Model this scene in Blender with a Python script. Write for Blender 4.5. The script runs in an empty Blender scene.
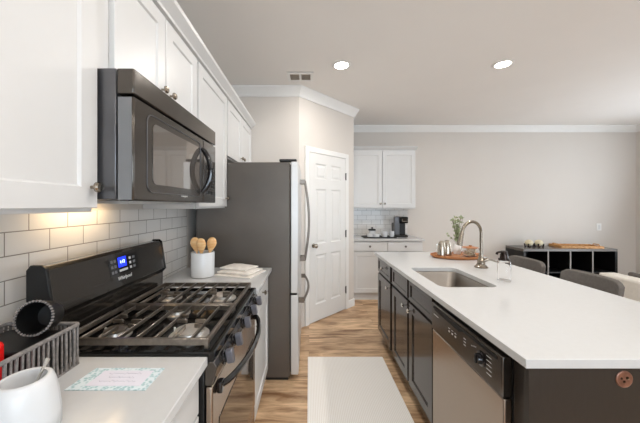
import bpy, bmesh, math, random
from mathutils import Vector, Matrix
random.seed(7)
C = bpy.context.scene.collection
PI = math.pi

# ------------------------------------------------------------------ camera, world, lights, exposure
EYE = 1.41
cam = bpy.data.cameras.new('camera'); camo = bpy.data.objects.new('camera', cam); C.objects.link(camo)
camo.location = (0, 0, EYE); camo.rotation_euler = (PI/2, 0, 0)
cam.sensor_width = 36; cam.lens = 280/640*36
cam.shift_x = 11/640; cam.shift_y = -6/640; cam.clip_start = 0.02
bpy.context.scene.camera = camo

w = bpy.data.worlds.new('world'); bpy.context.scene.world = w; w.use_nodes = True
bg = w.node_tree.nodes['Background']; bg.inputs[0].default_value = (0.86, 0.93, 1.0, 1); bg.inputs[1].default_value = 1.0

def area(name, loc, direction, sx, sy, power, col=(1, 1, 1)):
    l = bpy.data.lights.new(name, 'AREA'); l.shape = 'RECTANGLE'; l.size = sx; l.size_y = sy
    l.energy = power; l.color = col
    o = bpy.data.objects.new(name, l); C.objects.link(o); o.location = loc
    o.rotation_euler = Vector(direction).to_track_quat('-Z', 'Z').to_euler()
    return o
area('added_window_light', (1.6, -3.88, 1.35), (0, 1, 0.8), 3.6, 2.0, 78, (0.70, 0.85, 1.0))  # added fill lamp out of view, tilted up to brighten the ceiling
area('added_window_light', (5.42, 2.75, 1.40), (-1, 0, 0.5), 2.8, 1.9, 31, (0.79, 0.89, 1.0))  # second added fill lamp out of view, lighting from the right

vs = bpy.context.scene.view_settings
bpy.context.scene.display_settings.display_device = 'sRGB'
vs.view_transform = 'Standard'; vs.look = 'None'; vs.gamma = 1; vs.use_curve_mapping = False
vs.exposure = 0.82

# ------------------------------------------------------------------ helpers
def lin(c):
    if isinstance(c, str):
        c = [int(c[i:i+2], 16)/255 for i in (0, 2, 4)]
    return tuple(((x/12.92) if x <= .04045 else ((x+.055)/1.055)**2.4) for x in c) + (1,)

def mat(name, col, rough=.5, metal=0.0, var=0.04, scale=8, bump=0.0, bscale=200, coat=0.0, spec=.5,
        trans=0.0, ior=1.45, stretch=None, emit=None, estr=0):
    m = bpy.data.materials.new(name); m.use_nodes = True
    nt = m.node_tree; p = nt.nodes['Principled BSDF']
    c = lin(col)
    p.inputs['Roughness'].default_value = rough; p.inputs['Metallic'].default_value = metal
    p.inputs['Coat Weight'].default_value = coat; p.inputs['Specular IOR Level'].default_value = spec
    p.inputs['Transmission Weight'].default_value = trans; p.inputs['IOR'].default_value = ior
    if emit:
        p.inputs['Emission Color'].default_value = lin(emit); p.inputs['Emission Strength'].default_value = estr
    tc = nt.nodes.new('ShaderNodeTexCoord'); mp = nt.nodes.new('ShaderNodeMapping')
    nt.links.new(tc.outputs['Object'], mp.inputs['Vector'])
    if stretch: mp.inputs['Scale'].default_value = stretch
    if var > 0:
        n = nt.nodes.new('ShaderNodeTexNoise'); n.inputs['Scale'].default_value = scale; n.inputs['Detail'].default_value = 4
        nt.links.new(mp.outputs[0], n.inputs['Vector'])
        r = nt.nodes.new('ShaderNodeValToRGB')
        r.color_ramp.elements[0].position = .3; r.color_ramp.elements[1].position = .7
        r.color_ramp.elements[0].color = tuple(x*(1-var) for x in c[:3])+(1,)
        r.color_ramp.elements[1].color = tuple(min(1, x*(1+var)) for x in c[:3])+(1,)
        nt.links.new(n.outputs['Fac'], r.inputs[0]); nt.links.new(r.outputs[0], p.inputs['Base Color'])
    else:
        p.inputs['Base Color'].default_value = c
    if bump > 0:
        n2 = nt.nodes.new('ShaderNodeTexNoise'); n2.inputs['Scale'].default_value = bscale
        nt.links.new(mp.outputs[0], n2.inputs['Vector'])
        b = nt.nodes.new('ShaderNodeBump'); b.inputs['Strength'].default_value = bump; b.inputs['Distance'].default_value = .002
        nt.links.new(n2.outputs['Fac'], b.inputs['Height']); nt.links.new(b.outputs[0], p.inputs['Normal'])
    return m

def tile_mat(name, axis):
    m = bpy.data.materials.new(name); m.use_nodes = True
    nt = m.node_tree; p = nt.nodes['Principled BSDF']; p.inputs['Roughness'].default_value = .16
    tc = nt.nodes.new('ShaderNodeTexCoord'); sp = nt.nodes.new('ShaderNodeSeparateXYZ'); cb = nt.nodes.new('ShaderNodeCombineXYZ')
    nt.links.new(tc.outputs['Object'], sp.inputs[0])
    nt.links.new(sp.outputs[axis], cb.inputs[0]); nt.links.new(sp.outputs[2], cb.inputs[1])
    mp = nt.nodes.new('ShaderNodeMapping'); nt.links.new(cb.outputs[0], mp.inputs[0])
    mp.inputs['Location'].default_value = (-.898+.157*10, -1.323+.078*20, 0)
    b = nt.nodes.new('ShaderNodeTexBrick'); nt.links.new(mp.outputs[0], b.inputs[0])
    b.inputs['Scale'].default_value = 1; b.inputs['Brick Width'].default_value = .157; b.inputs['Row Height'].default_value = .078
    b.inputs['Mortar Size'].default_value = .002; b.inputs['Mortar Smooth'].default_value = .3; b.inputs['Bias'].default_value = 0
    b.inputs['Color1'].default_value = lin('e6e3df'); b.inputs['Color2'].default_value = lin('dfdcd7')
    b.inputs['Mortar'].default_value = lin('8d8780')
    nt.links.new(b.outputs['Color'], p.inputs['Base Color'])
    iv = nt.nodes.new('ShaderNodeMath'); iv.operation = 'SUBTRACT'; iv.inputs[0].default_value = 1
    nt.links.new(b.outputs['Fac'], iv.inputs[1])
    bp = nt.nodes.new('ShaderNodeBump'); bp.inputs['Strength'].default_value = .6; bp.inputs['Distance'].default_value = .002
    nt.links.new(iv.outputs[0], bp.inputs['Height']); nt.links.new(bp.outputs[0], p.inputs['Normal'])
    mx = nt.nodes.new('ShaderNodeMath'); mx.operation = 'MULTIPLY_ADD'; mx.inputs[1].default_value = .6; mx.inputs[2].default_value = .14
    nt.links.new(b.outputs['Fac'], mx.inputs[0]); nt.links.new(mx.outputs[0], p.inputs['Roughness'])
    return m

def floor_mat():
    m = bpy.data.materials.new('oak_planks'); m.use_nodes = True
    nt = m.node_tree; p = nt.nodes['Principled BSDF']; p.inputs['Roughness'].default_value = .38
    L = nt.links.new
    tc = nt.nodes.new('ShaderNodeTexCoord')
    b = nt.nodes.new('ShaderNodeTexBrick'); L(tc.outputs['Object'], b.inputs[0])
    b.inputs['Scale'].default_value = 1; b.inputs['Brick Width'].default_value = 1.22; b.inputs['Row Height'].default_value = .152
    b.inputs['Mortar Size'].default_value = .0012; b.offset = .37; b.offset_frequency = 2
    b.inputs['Color1'].default_value = (0, 0, 0, 1); b.inputs['Color2'].default_value = (1, 1, 1, 1); b.inputs['Mortar'].default_value = (.4, .4, .4, 1)
    r0 = nt.nodes.new('ShaderNodeValToRGB'); L(b.outputs['Color'], r0.inputs[0])
    e = r0.color_ramp.elements; e[0].color = lin('a67e5c'); e[1].color = lin('dfb991')
    k = e.new(.5); k.color = lin('c69a72')
    # grain: noise stretched along the plank, shifted per plank
    mp = nt.nodes.new('ShaderNodeMapping'); L(tc.outputs['Object'], mp.inputs[0]); mp.inputs['Scale'].default_value = (1.0, 5.5, 1)
    ad = nt.nodes.new('ShaderNodeVectorMath'); ad.operation = 'ADD'; L(mp.outputs[0], ad.inputs[0])
    sc = nt.nodes.new('ShaderNodeVectorMath'); sc.operation = 'SCALE'; sc.inputs['Scale'].default_value = 7; L(b.outputs['Color'], sc.inputs[0]); L(sc.outputs[0], ad.inputs[1])
    n = nt.nodes.new('ShaderNodeTexNoise'); n.inputs['Scale'].default_value = 2.4; n.inputs['Detail'].default_value = 8; n.inputs['Roughness'].default_value = .62; n.inputs['Distortion'].default_value = .6
    L(ad.outputs[0], n.inputs['Vector'])
    r1 = nt.nodes.new('ShaderNodeValToRGB'); L(n.outputs['Fac'], r1.inputs[0])
    r1.color_ramp.elements[0].position = .36; r1.color_ramp.elements[0].color = lin('6f4b2c')
    r1.color_ramp.elements[1].position = .62; r1.color_ramp.elements[1].color = lin('f0cfa7')
    mx = nt.nodes.new('ShaderNodeMixRGB'); mx.inputs[0].default_value = .72; L(r0.outputs[0], mx.inputs[1]); L(r1.outputs[0], mx.inputs[2])
    m2 = nt.nodes.new('ShaderNodeMixRGB'); m2.blend_type = 'MIX'; m2.inputs[2].default_value = lin('6d4f36')
    mf = nt.nodes.new('ShaderNodeMath'); mf.operation = 'MULTIPLY'; mf.inputs[1].default_value = .45
    L(b.outputs['Fac'], mf.inputs[0]); L(mf.outputs[0], m2.inputs[0]); L(mx.outputs[0], m2.inputs[1])
    L(m2.outputs[0], p.inputs['Base Color'])
    return m

def wood_mat(name, dark, light, stretch=(2, 14, 14), rough=.45):
    m = bpy.data.materials.new(name); m.use_nodes = True
    nt = m.node_tree; p = nt.nodes['Principled BSDF']; p.inputs['Roughness'].default_value = rough
    tc = nt.nodes.new('ShaderNodeTexCoord'); mp = nt.nodes.new('ShaderNodeMapping'); mp.inputs['Scale'].default_value = stretch
    nt.links.new(tc.outputs['Object'], mp.inputs[0])
    n = nt.nodes.new('ShaderNodeTexNoise'); n.inputs['Scale'].default_value = 5; n.inputs['Detail'].default_value = 6
    nt.links.new(mp.outputs[0], n.inputs['Vector'])
    r = nt.nodes.new('ShaderNodeValToRGB'); r.color_ramp.elements[0].position = .3; r.color_ramp.elements[1].position = .7
    r.color_ramp.elements[0].color = lin(dark); r.color_ramp.elements[1].color = lin(light)
    nt.links.new(n.outputs['Fac'], r.inputs[0]); nt.links.new(r.outputs[0], p.inputs['Base Color'])
    return m

def rib_mat(name, c1, c2, freq, axis='X', bump=.6):
    m = bpy.data.materials.new(name); m.use_nodes = True
    nt = m.node_tree; p = nt.nodes['Principled BSDF']; p.inputs['Roughness'].default_value = .9; p.inputs['Specular IOR Level'].default_value = .1
    tc = nt.nodes.new('ShaderNodeTexCoord')
    wv = nt.nodes.new('ShaderNodeTexWave'); wv.bands_direction = axis; wv.inputs['Scale'].default_value = freq; wv.inputs['Distortion'].default_value = .4
    wv.inputs['Detail Scale'].default_value = 6
    nt.links.new(tc.outputs['Object'], wv.inputs['Vector'])
    r = nt.nodes.new('ShaderNodeValToRGB'); r.color_ramp.elements[0].color = lin(c1); r.color_ramp.elements[1].color = lin(c2)
    nt.links.new(wv.outputs['Fac'], r.inputs[0]); nt.links.new(r.outputs[0], p.inputs['Base Color'])
    b = nt.nodes.new('ShaderNodeBump'); b.inputs['Strength'].default_value = bump; b.inputs['Distance'].default_value = .003
    nt.links.new(wv.outputs['Fac'], b.inputs['Height']); nt.links.new(b.outputs[0], p.inputs['Normal'])
    return m

M = dict(
    wall=mat('warm_white_wall_paint', 'd5cec6', .85, var=.01, scale=2, spec=.2),
    ceil=mat('ceiling_paint', 'ece8e3', .9, var=.01, scale=2, spec=.1),
    trim=mat('white_trim_paint', 'e8e6e2', .45, var=.01),
    cab=mat('white_cabinet_paint', 'd7d6d4', .35, var=.01),
    door=mat('white_door_paint', 'dfddd9', .4, var=.01),
    cabin=mat('cabinet_underside', 'd8cbb6', .6, var=.04),
    floor=floor_mat(), tileL=tile_mat('subway_tile_side', 1), tileF=tile_mat('subway_tile_far', 0),
    quartz=mat('white_quartz', 'cdcdcc', .14, var=.012, scale=40, spec=.4),
    espresso=mat('espresso_cabinet_lacquer', '2f2824', .18, var=.12, scale=12, coat=.3, stretch=(6, 6, 1)),
    espframe=mat('espresso_face_frame', '0d0b0a', .3, var=.1, scale=12),
    espanel=mat('espresso_end_panel', '2b2622', .38, var=.10, scale=14, stretch=(6, 6, 1)),
    black=mat('black_gloss_enamel', '070707', .1, var=.02, coat=.2),
    blackm=mat('black_satin', '161616', .4, var=.05),
    iron=mat('cast_iron_grate', '857d74', .30, metal=.85, var=.15, scale=60, bump=.15),
    slate=mat('black_stainless', '5a5550', .2, metal=.85, var=.04, scale=4, stretch=(1, 30, 1)),
    slatedk=mat('dark_grey_steel', '68686a', .3, metal=.75, var=.06, scale=6),
    capgrey=mat('reflection_grey_plastic', '7d7e80', .35, metal=.2, var=.04),  # lighter bluish tone stands in for light reflected by the microwave's side
    guard=mat('dark_bronze_glass', '36322e', .2, metal=.6, var=.03, coat=.5),
    fridgeside=mat('charcoal_textured_steel', '66605a', .36, metal=.55, var=.07, scale=5, bump=.12, bscale=260),
    steel=mat('stainless_steel', 'a5978a', .24, metal=1, var=.04, scale=6, stretch=(1, 1, 40)),
    steelh=mat('brushed_handle_steel', '7f776f', .3, metal=1, var=.03),
    steelfl=mat('stainless_door_edge', 'd4d3d1', .38, metal=.55, var=.02),
    nickel=mat('brushed_nickel', '978d80', .22, metal=1, var=.03),
    silver=mat('warm_silver', 'bdb3a4', .16, metal=1, var=.05),
    chrome=mat('chrome', 'd9d6d1', .1, metal=1, var=.02),
    sink=mat('brushed_sink_steel', '948d85', .3, metal=.95, var=.05, scale=12, stretch=(1, 20, 1)),
    glassd=mat('dark_smoked_glass', '8a827a', .05, metal=.75, var=.02, coat=.6),
    dglass=mat('oven_window_glass', '1a1512', .06, var=.02, coat=.5),
    hand=mat('black_gloss_handle', '101014', .12, var=.02, coat=.5),
    knob=mat('grey_knob_plastic', '6b6c74', .3, metal=.35, var=.04),
    disp=mat('blue_display', '0a1a80', .2, var=0, emit='1c35ff', estr=1.1),
    dispt=mat('display_digits', 'cfe0ff', .4, var=0, emit='b8d4ff', estr=2),
    mark=mat('white_print', 'd8d8d6', .5, var=.02),
    markg=mat('grey_print', '77777a', .5, var=.02),
    alum=mat('burner_aluminium', 'dcd7d0', .3, metal=.7, var=.1, scale=30),
    copper=mat('copper', '8f6a5b', .34, metal=.75, var=.25, scale=60),
    rug=rib_mat('cream_ribbed_rug', 'efe9e1', 'fefbf6', 26, 'X', .25),
    ceramic=mat('white_glazed_ceramic', 'dddedf', .2, var=.01),
    matteW=mat('matte_white_ceramic', 'eeeeec', .45, var=.01),
    beech=wood_mat('beech_wood', 'e3a866', 'f5cf9a'),
    cherry=wood_mat('reddish_wood', '96582f', 'c58651', (3, 14, 14), .35),
    oakb=wood_mat('board_wood', 'a8692f', 'e3b273', (5, 20, 20), .45),
    linen=mat('cream_linen', 'f6efe6', .95, var=.08, scale=30, bump=.5, bscale=500, spec=.1),
    glass=mat('clear_glass', 'ffffff', .02, var=0, trans=1, ior=1.12),
    soap=mat('clear_soap', 'f4f4f0', .02, var=0, trans=1, ior=1.33),
    bronze=mat('oil_rubbed_bronze', '3a302b', .25, metal=.8, var=.1),
    leaf=mat('eucalyptus_leaf', 'a3ab86', .6, var=.25, scale=40),
    stem=mat('plant_stem', '77704f', .7, var=.1),
    wicker=mat('grey_wicker_cord', '85807d', .75, var=.3, scale=90, bump=.5, bscale=300),
    greyfab=mat('charcoal_upholstery', '6b6661', .8, var=.12, scale=60, bump=.3, bscale=400, spec=.3),
    creamfab=mat('cream_upholstery', 'd9d3c9', .9, var=.04, scale=50, bump=.3, bscale=400, spec=.1),
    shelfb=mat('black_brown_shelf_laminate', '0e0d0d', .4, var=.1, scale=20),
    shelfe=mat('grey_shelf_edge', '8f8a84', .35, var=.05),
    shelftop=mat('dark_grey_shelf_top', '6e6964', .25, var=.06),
    red=mat('red_foil', 'e01515', .35, var=.06),
    purple=mat('plum_paper', '3a2f4a', .5, var=.15, scale=30),
    paper=mat('pale_lilac_paper', 'e6e4ee', .8, var=.015),
    ink=mat('grey_ink', 'b9b9c8', .8, var=.03),
    cream=mat('cream_wax', 'e6d9b8', .5, var=.06),
    hinge=mat('dark_nickel_hinge', '6b6763', .35, metal=.8, var=.04),
    slat=mat('vent_slat_paint', 'b9aea0', .6, var=.03),
    grille=mat('vent_dark_slots', '6d6357', .7, var=.05),
    lamp=mat('lamp_diffuser', 'ffffff', .5, var=0, emit='fff4e4', estr=14),
    rubber=mat('black_rubber', '101010', .6, var=.05),
    shells=mat('cream_shells', 'e2d2b8', .5, var=.2, scale=80),
)
def teal_mat():
    m = bpy.data.materials.new('teal_floral_print'); m.use_nodes = True
    nt = m.node_tree; p = nt.nodes['Principled BSDF']; p.inputs['Roughness'].default_value = .8
    tc = nt.nodes.new('ShaderNodeTexCoord'); v = nt.nodes.new('ShaderNodeTexVoronoi'); v.inputs['Scale'].default_value = 110
    nt.links.new(tc.outputs['Object'], v.inputs['Vector'])
    r = nt.nodes.new('ShaderNodeValToRGB'); e = r.color_ramp.elements
    e[0].position = .25; e[0].color = lin('a3c4c8'); e[1].position = .6; e[1].color = lin('dfeaee')
    nt.links.new(v.outputs['Distance'], r.inputs[0]); nt.links.new(r.outputs[0], p.inputs['Base Color'])
    return m
M['teal'] = teal_mat()

ORG = {}
class MB:
    """collects shapes into one mesh"""
    def __init__(s): s.bm = bmesh.new(); s.m = Matrix.Identity(4)
    def v(s, p): return s.bm.verts.new(s.m @ Vector(p))
    def face(s, vs):
        try: return s.bm.faces.new(vs)
        except ValueError: return None
    def box(s, a, b):
        (x0, y0, z0), (x1, y1, z1) = a, b
        p = [s.v(q) for q in ((x0,y0,z0),(x1,y0,z0),(x1,y1,z0),(x0,y1,z0),(x0,y0,z1),(x1,y0,z1),(x1,y1,z1),(x0,y1,z1))]
        for f in ((0,3,2,1),(4,5,6,7),(0,1,5,4),(1,2,6,5),(2,3,7,6),(3,0,4,7)): s.face([p[i] for i in f])
        return s
    def prism(s, pts, vec):
        vec = Vector(vec); A = [s.v(p) for p in pts]; B = [s.v(Vector(p)+vec) for p in pts]
        s.face(A[::-1]); s.face(B); n = len(A)
        for i in range(n): s.face([A[i], A[(i+1) % n], B[(i+1) % n], B[i]])
        return s
    def rrect(s, x0, x1, y0, y1, z0, z1, r, seg=6):
        pts = rr(x0, x1, y0, y1, r, seg)
        return s.prism([(x, y, z0) for x, y in pts], (0, 0, z1-z0))
    def lathe(s, prof, o=(0,0,0), ax=(0,0,1), seg=24, sx=1, sy=1, cap=True):
        o = Vector(o); ax = Vector(ax).normalized()
        t = Vector((1,0,0)) if abs(ax.x) < .9 else Vector((0,1,0))
        u = (t - ax*t.dot(ax)).normalized(); w_ = ax.cross(u)
        rings = []
        for r, h in prof:
            if r < 1e-6: rings.append([s.v(o+ax*h)])
            else: rings.append([s.v(o+ax*h+u*(r*sx*math.cos(2*PI*i/seg))+w_*(r*sy*math.sin(2*PI*i/seg))) for i in range(seg)])
        for A, B in zip(rings, rings[1:]):
            for i in range(seg):
                j = (i+1) % seg
                if len(A) == 1 and len(B) == 1: continue
                if len(A) == 1: s.face([A[0], B[j], B[i]])
                elif len(B) == 1: s.face([A[i], A[j], B[0]])
                else: s.face([A[i], A[j], B[j], B[i]])
        if cap:
            if len(rings[0]) > 1: s.face(rings[0][::-1])
            if len(rings[-1]) > 1: s.face(rings[-1])
        return s
    def tube(s, pts, r, seg=10, closed=False, flat=None):
        pts = [Vector(p) for p in pts]; n = len(pts); rs = r if isinstance(r, (list, tuple)) else [r]*n
        rings = []; prev = None
        for i, p in enumerate(pts):
            if closed: d = pts[(i+1) % n]-pts[i-1]
            else: d = pts[min(i+1, n-1)]-pts[max(i-1, 0)]
            d.normalize()
            if prev is None:
                t = Vector((0,0,1)) if abs(d.z) < .9 else Vector((1,0,0))
                u = (t-d*t.dot(d)).normalized()
            else: u = (prev-d*prev.dot(d)).normalized()
            prev = u; w_ = d.cross(u); f = flat or 1
            rings.append([s.v(p+u*(rs[i]*math.cos(2*PI*k/seg))+w_*(rs[i]*f*math.sin(2*PI*k/seg))) for k in range(seg)])
        m = n if closed else n-1
        for i in range(m):
            A, B = rings[i], rings[(i+1) % n]
            for k in range(seg): s.face([A[k], A[(k+1) % seg], B[(k+1) % seg], B[k]])
        if not closed: s.face(rings[0][::-1]); s.face(rings[-1])
        return s
    def shaker(s, o, r, w_, h, t=.02, fr=.06, rec=.008, slope=.006):
        """door slab with recessed panel; o lower-left back corner, r right vector, out = r x up"""
        o = Vector(o); r = Vector(r); up = Vector((0,0,1)); n = r.cross(up)
        P = lambda a, z, d: s.v(o+r*a+up*z+n*d)
        def ring(i, d): return [P(i, i, d), P(w_-i, i, d), P(w_-i, h-i, d), P(i, h-i, d)]
        R = [ring(0, 0), ring(0, t-.002), ring(.002, t)]
        if fr > 0: R += [ring(fr, t), ring(fr+slope, t-rec)]
        s.face(R[0])
        for A, B in zip(R, R[1:]):
            for i in range(4): s.face([A[i], A[(i+1) % 4], B[(i+1) % 4], B[i]])
        s.face(R[-1]); return s
    def build(s, name, material, parent=None, org=None, bevel=0, seg=2, sharp=35):
        bmesh.ops.recalc_face_normals(s.bm, faces=s.bm.faces[:])
        me = bpy.data.meshes.new(name); s.bm.to_mesh(me); s.bm.free()
        if parent is not None: org = ORG.get(parent.name, Vector())
        elif org is None:
            xs = [v.co for v in me.vertices]
            org = Vector(((min(c.x for c in xs)+max(c.x for c in xs))/2, (min(c.y for c in xs)+max(c.y for c in xs))/2, min(c.z for c in xs)))
        org = Vector(org)
        me.transform(Matrix.Translation(-org))
        me.materials.append(material)
        for p in me.polygons: p.use_smooth = True
        me.set_sharp_from_angle(angle=math.radians(sharp))
        o = bpy.data.objects.new(name, me); C.objects.link(o)
        if parent is not None: o.parent = parent
        else: o.location = org
        ORG[o.name] = org
        if bevel:
            b = o.modifiers.new('bevel', 'BEVEL'); b.width = bevel; b.segments = seg; b.limit_method = 'ANGLE'; b.angle_limit = math.radians(40)
        return o

def rr(x0, x1, y0, y1, r, seg=6):
    out = []
    for cx, cy, a in ((x1-r, y1-r, 0), (x0+r, y1-r, 90), (x0+r, y0+r, 180), (x1-r, y0+r, 270)):
        for i in range(seg+1):
            t = math.radians(a+90*i/seg); out.append((cx+r*math.cos(t), cy+r*math.sin(t)))
    return out
def thing(name, label, cat, loc=(0,0,0), group=None):
    o = bpy.data.objects.new(name, None); C.objects.link(o); o.location = loc; o.empty_display_size = .05
    o['label'] = label; o['category'] = cat
    if group: o['group'] = group
    ORG[o.name] = Vector(loc); return o
def tag(o, label, cat, group=None):
    o['label'] = label; o['category'] = cat
    if group: o['group'] = group
    return o
def struct(o, kind='structure'): o['kind'] = kind; return o
def bx(name, a, b, m, parent=None, bevel=0, seg=2, org=None): return MB().box(a, b).build(name, m, parent, bevel=bevel, seg=seg, org=org)
def text(body, size, m, parent, loc, right, up, name='lettering', depth=.0006, shear=0, align='CENTER'):
    cu = bpy.data.curves.new('t', 'FONT'); cu.body = body; cu.size = size; cu.align_x = align; cu.align_y = 'CENTER'; cu.extrude = depth; cu.shear = shear
    cu.resolution_u = 3
    o = bpy.data.objects.new('t', cu); C.objects.link(o)
    dg = bpy.context.evaluated_depsgraph_get(); dg.update()
    me = bpy.data.meshes.new_from_object(o.evaluated_get(dg)); bpy.data.objects.remove(o)
    right = Vector(right).normalized(); up = Vector(up).normalized(); n = right.cross(up)
    mt = Matrix((right, up, n)).transposed().to_4x4(); mt.translation = Vector(loc)-ORG.get(parent.name, Vector())
    me.transform(mt); me.materials.clear(); me.materials.append(m)
    t = bpy.data.objects.new(name, me); C.objects.link(t); t.parent = parent; return t
def knob(parent, p, n, m=None, r=.016, name='knob'):
    return MB().lathe([(.005, 0), (.005, .012), (r, .018), (r, .024), (r*.75, .029), (0, .030)], p, n, 16).build(name, m or M['nickel'], parent)
def sweep(path, prof, inward, name, m, closed=False):
    """profile (out, z) swept along a 2D polyline, mitred"""
    b = MB(); n = len(path); P = [Vector(p) for p in path]; rings = []
    for i in range(n):
        ns = []
        if i > 0: d = (P[i]-P[i-1]).normalized(); ns.append(Vector((-d.y, d.x))*inward)
        if i < n-1: d = (P[i+1]-P[i]).normalized(); ns.append(Vector((-d.y, d.x))*inward)
        nn = sum(ns, Vector((0, 0))); nn = nn/len(ns); nn = nn/nn.length_squared
        rings.append([b.v((P[i].x+nn.x*o, P[i].y+nn.y*o, z)) for o, z in prof])
    for A, B in zip(rings, rings[1:]):
        k = len(prof)
        for i in range(k): b.face([A[i], A[(i+1) % k], B[(i+1) % k], B[i]])
    b.face(rings[0][::-1]); b.face(rings[-1])
    return b.build(name, m, sharp=25)

# ------------------------------------------------------------------ the room
XL, XR, YF, YN, CZ = -.985, 5.55, 4.755, -4.0, 2.76
PX, PY, QX, QY = -.115, 3.205, .630, 3.950          # pantry corner: alcove wall to diagonal to side wall
T = .1
struct(bx('floor', (XL-T, YN-T, -.1), (XR+T, YF+T, 0), M['floor'], org=(0, 0, 0)))
struct(bx('ceiling', (XL-T, YN-T, CZ), (XR+T, YF+T, CZ+.1), M['ceil']))
struct(bx('wall_left', (XL-T, YN-T, 0), (XL, YF+T, CZ), M['wall']))
struct(bx('wall_far', (XL, YF, 0), (XR+T, YF+T, CZ), M['wall']))
d45 = .7071*T
struct(MB().prism([(XL, PY, 0), (PX, PY, 0), (PX-.04, PY+T, 0), (XL, PY+T, 0)], (0, 0, CZ)).build('wall_alcove', M['wall']))
struct(MB().prism([(PX, PY, 0), (QX, QY, 0), (QX-T, QY+.04, 0), (PX-.04, PY+T, 0)], (0, 0, CZ)).build('wall_pantry', M['wall']))
struct(MB().prism([(QX, QY, 0), (QX, YF, 0), (QX-T, YF, 0), (QX-T, QY+.04, 0)], (0, 0, CZ)).build('wall_pantry_side', M['wall']))
def wall_with_hole(name, axis, p0, p1, a0, a1, h0, h1, z0, z1):
    b = MB()
    def B(lo, hi, za, zb):
        if axis == 'x': b.box((p0, lo, za), (p1, hi, zb))
        else: b.box((lo, p0, za), (hi, p1, zb))
    B(a0, h0, 0, CZ); B(h1, a1, 0, CZ); B(h0, h1, 0, z0); B(h0, h1, z1, CZ)
    return struct(b.build(name, M['wall']))
wall_with_hole('wall_right', 'x', XR, XR+T, YN-T, YF, 1.35, 4.15, .45, 2.35)
wall_with_hole('wall_rear', 'y', YN-T, YN, XL, XR, -.2, 3.4, .35, 2.35)
def window(name, axis, pos, a0, a1, z0, z1):  # for windows added out of view as a setting for the fill lamps
    b = MB()
    def B(lo, hi, za, zb, t=.05):
        if axis == 'x': b.box((pos, lo, za), (pos+t, hi, zb))
        else: b.box((lo, pos, za), (hi, pos+t, zb))
    B(a0, a1, z0, z0+.05); B(a0, a1, z1-.05, z1); B(a0, a0+.05, z0+.05, z1-.05); B(a1-.05, a1, z0+.05, z1-.05)
    mid = (a0+a1)/2; B(mid-.03, mid+.03, z0+.05, z1-.05)
    o = struct(b.build(name, M['trim']))
    g = MB(); b = g; B(a0+.05, mid-.03, z0+.05, z1-.05, .006); B(mid+.03, a1-.05, z0+.05, z1-.05, .006)
    g.build('pane', M['glass'], o)
window('added_window_1', 'x', XR+.03, 1.35, 4.15, .45, 2.35)  # added, unseen: frames the right-hand fill lamp
window('added_window_2', 'y', YN-.07, -.2, 3.4, .35, 2.35)  # added, unseen: frames the rear fill lamp

crown = [(0, -.105), (.012, -.105), (.016, -.09), (.03, -.07), (.055, -.035), (.068, -.02), (.072, 0), (0, 0)]
cp = [(o, CZ-.001+z) for o, z in crown]
struct(sweep([(XL+.001, PY-.001), (PX, PY-.001), (QX+.001, QY), (QX+.001, YF-.001), (XR-.001, YF-.001), (XR-.001, YN+.01)], cp, -1, 'trim_1', M['trim']))
bp = [(0, .001), (.014, .001), (.014, .085), (.010, .095), (.004, .1), (0, .1)]
# diagonal: position along the wall
def dg(s, out=0): return (PX+.7071*s+.7071*out, PY+.7071*s-.7071*out)
LD = math.hypot(QX-PX, QY-PY)
DL, DR, DT = .158, .850, 2.04
struct(sweep([dg(DR+.065, .001), (QX+.001, QY), (QX+.001, QY+.2)], bp, -1, 'baseboard_pantry', M['trim']))
struct(sweep([(1.70, YF-.001), (XR-.001, YF-.001), (XR-.001, 2.7)], bp, -1, 'baseboard_far', M['trim']))

# pantry door and its casing, built in the wall's own frame then turned 45 degrees
def diag(o):
    o.location = (PX, PY, 0); o.rotation_euler = (0, 0, PI/4); return o
b = MB()
cas = lambda x0, x1, z0, z1: b.box((x0, -.018, z0), (x1, -.001, z1))
cas(DL-.068, DL-.004, 0, DT+.068); cas(DR+.004, DR+.068, 0, DT+.068); cas(DL-.004, DR+.004, DT+.004, DT+.068)
struct(diag(b.build('trim_2', M['trim'], org=(0, 0, 0), bevel=.004)))
b = MB()
W, H = DR-DL, DT-.012
xs = [0, .105, .105+(W-.30)/2, W-.105-(W-.30)/2, W-.105, W]
zs = [0, .20, .80, .93, 1.60, 1.72, H-.12, H]
F, BK = -.014, -.002
for i in range(5):
    for j in range(7):
        x0, x1, z0, z1 = xs[i], xs[i+1], zs[j], zs[j+1]
        def ring(k, y): return [b.v((DL+x0+k, y, .012+z0+k)), b.v((DL+x1-k, y, .012+z0+k)), b.v((DL+x1-k, y, .012+z1-k)), b.v((DL+x0+k, y, .012+z1-k))]
        if i in (1, 3) and j in (1, 3, 5):
            R = [ring(0, F), ring(.012, F+.009), ring(.026, F+.009), ring(.045, F+.002)]
            for A, Bq in zip(R, R[1:]):
                for q in range(4): b.face([A[q], A[(q+1) % 4], Bq[(q+1) % 4], Bq[q]])
            b.face(R[-1])
        else: b.face(ring(0, F))
R0 = [b.v((DL, F, .012)), b.v((DR, F, .012)), b.v((DR, F, .012+H)), b.v((DL, F, .012+H))]
R1 = [b.v((DL, BK, .012)), b.v((DR, BK, .012)), b.v((DR, BK, .012+H)), b.v((DL, BK, .012+H))]
for q in range(4): b.face([R0[q], R0[(q+1) % 4], R1[(q+1) % 4], R1[q]])
b.face(R1)
bmesh.ops.remove_doubles(b.bm, verts=b.bm.verts[:], dist=.00001)
pd = struct(diag(b.build('door_1', M['door'], org=(0, 0, 0), sharp=20)))
MB().lathe([(.026, 0), (.026, .006), (.011, .010), (.011, .03), (.026, .042), (.027, .055), (.018, .064), (0, .066)], (DL+.065, F, .93), (0, -1, 0), 20).build('door_knob', M['nickel'], pd)
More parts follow.
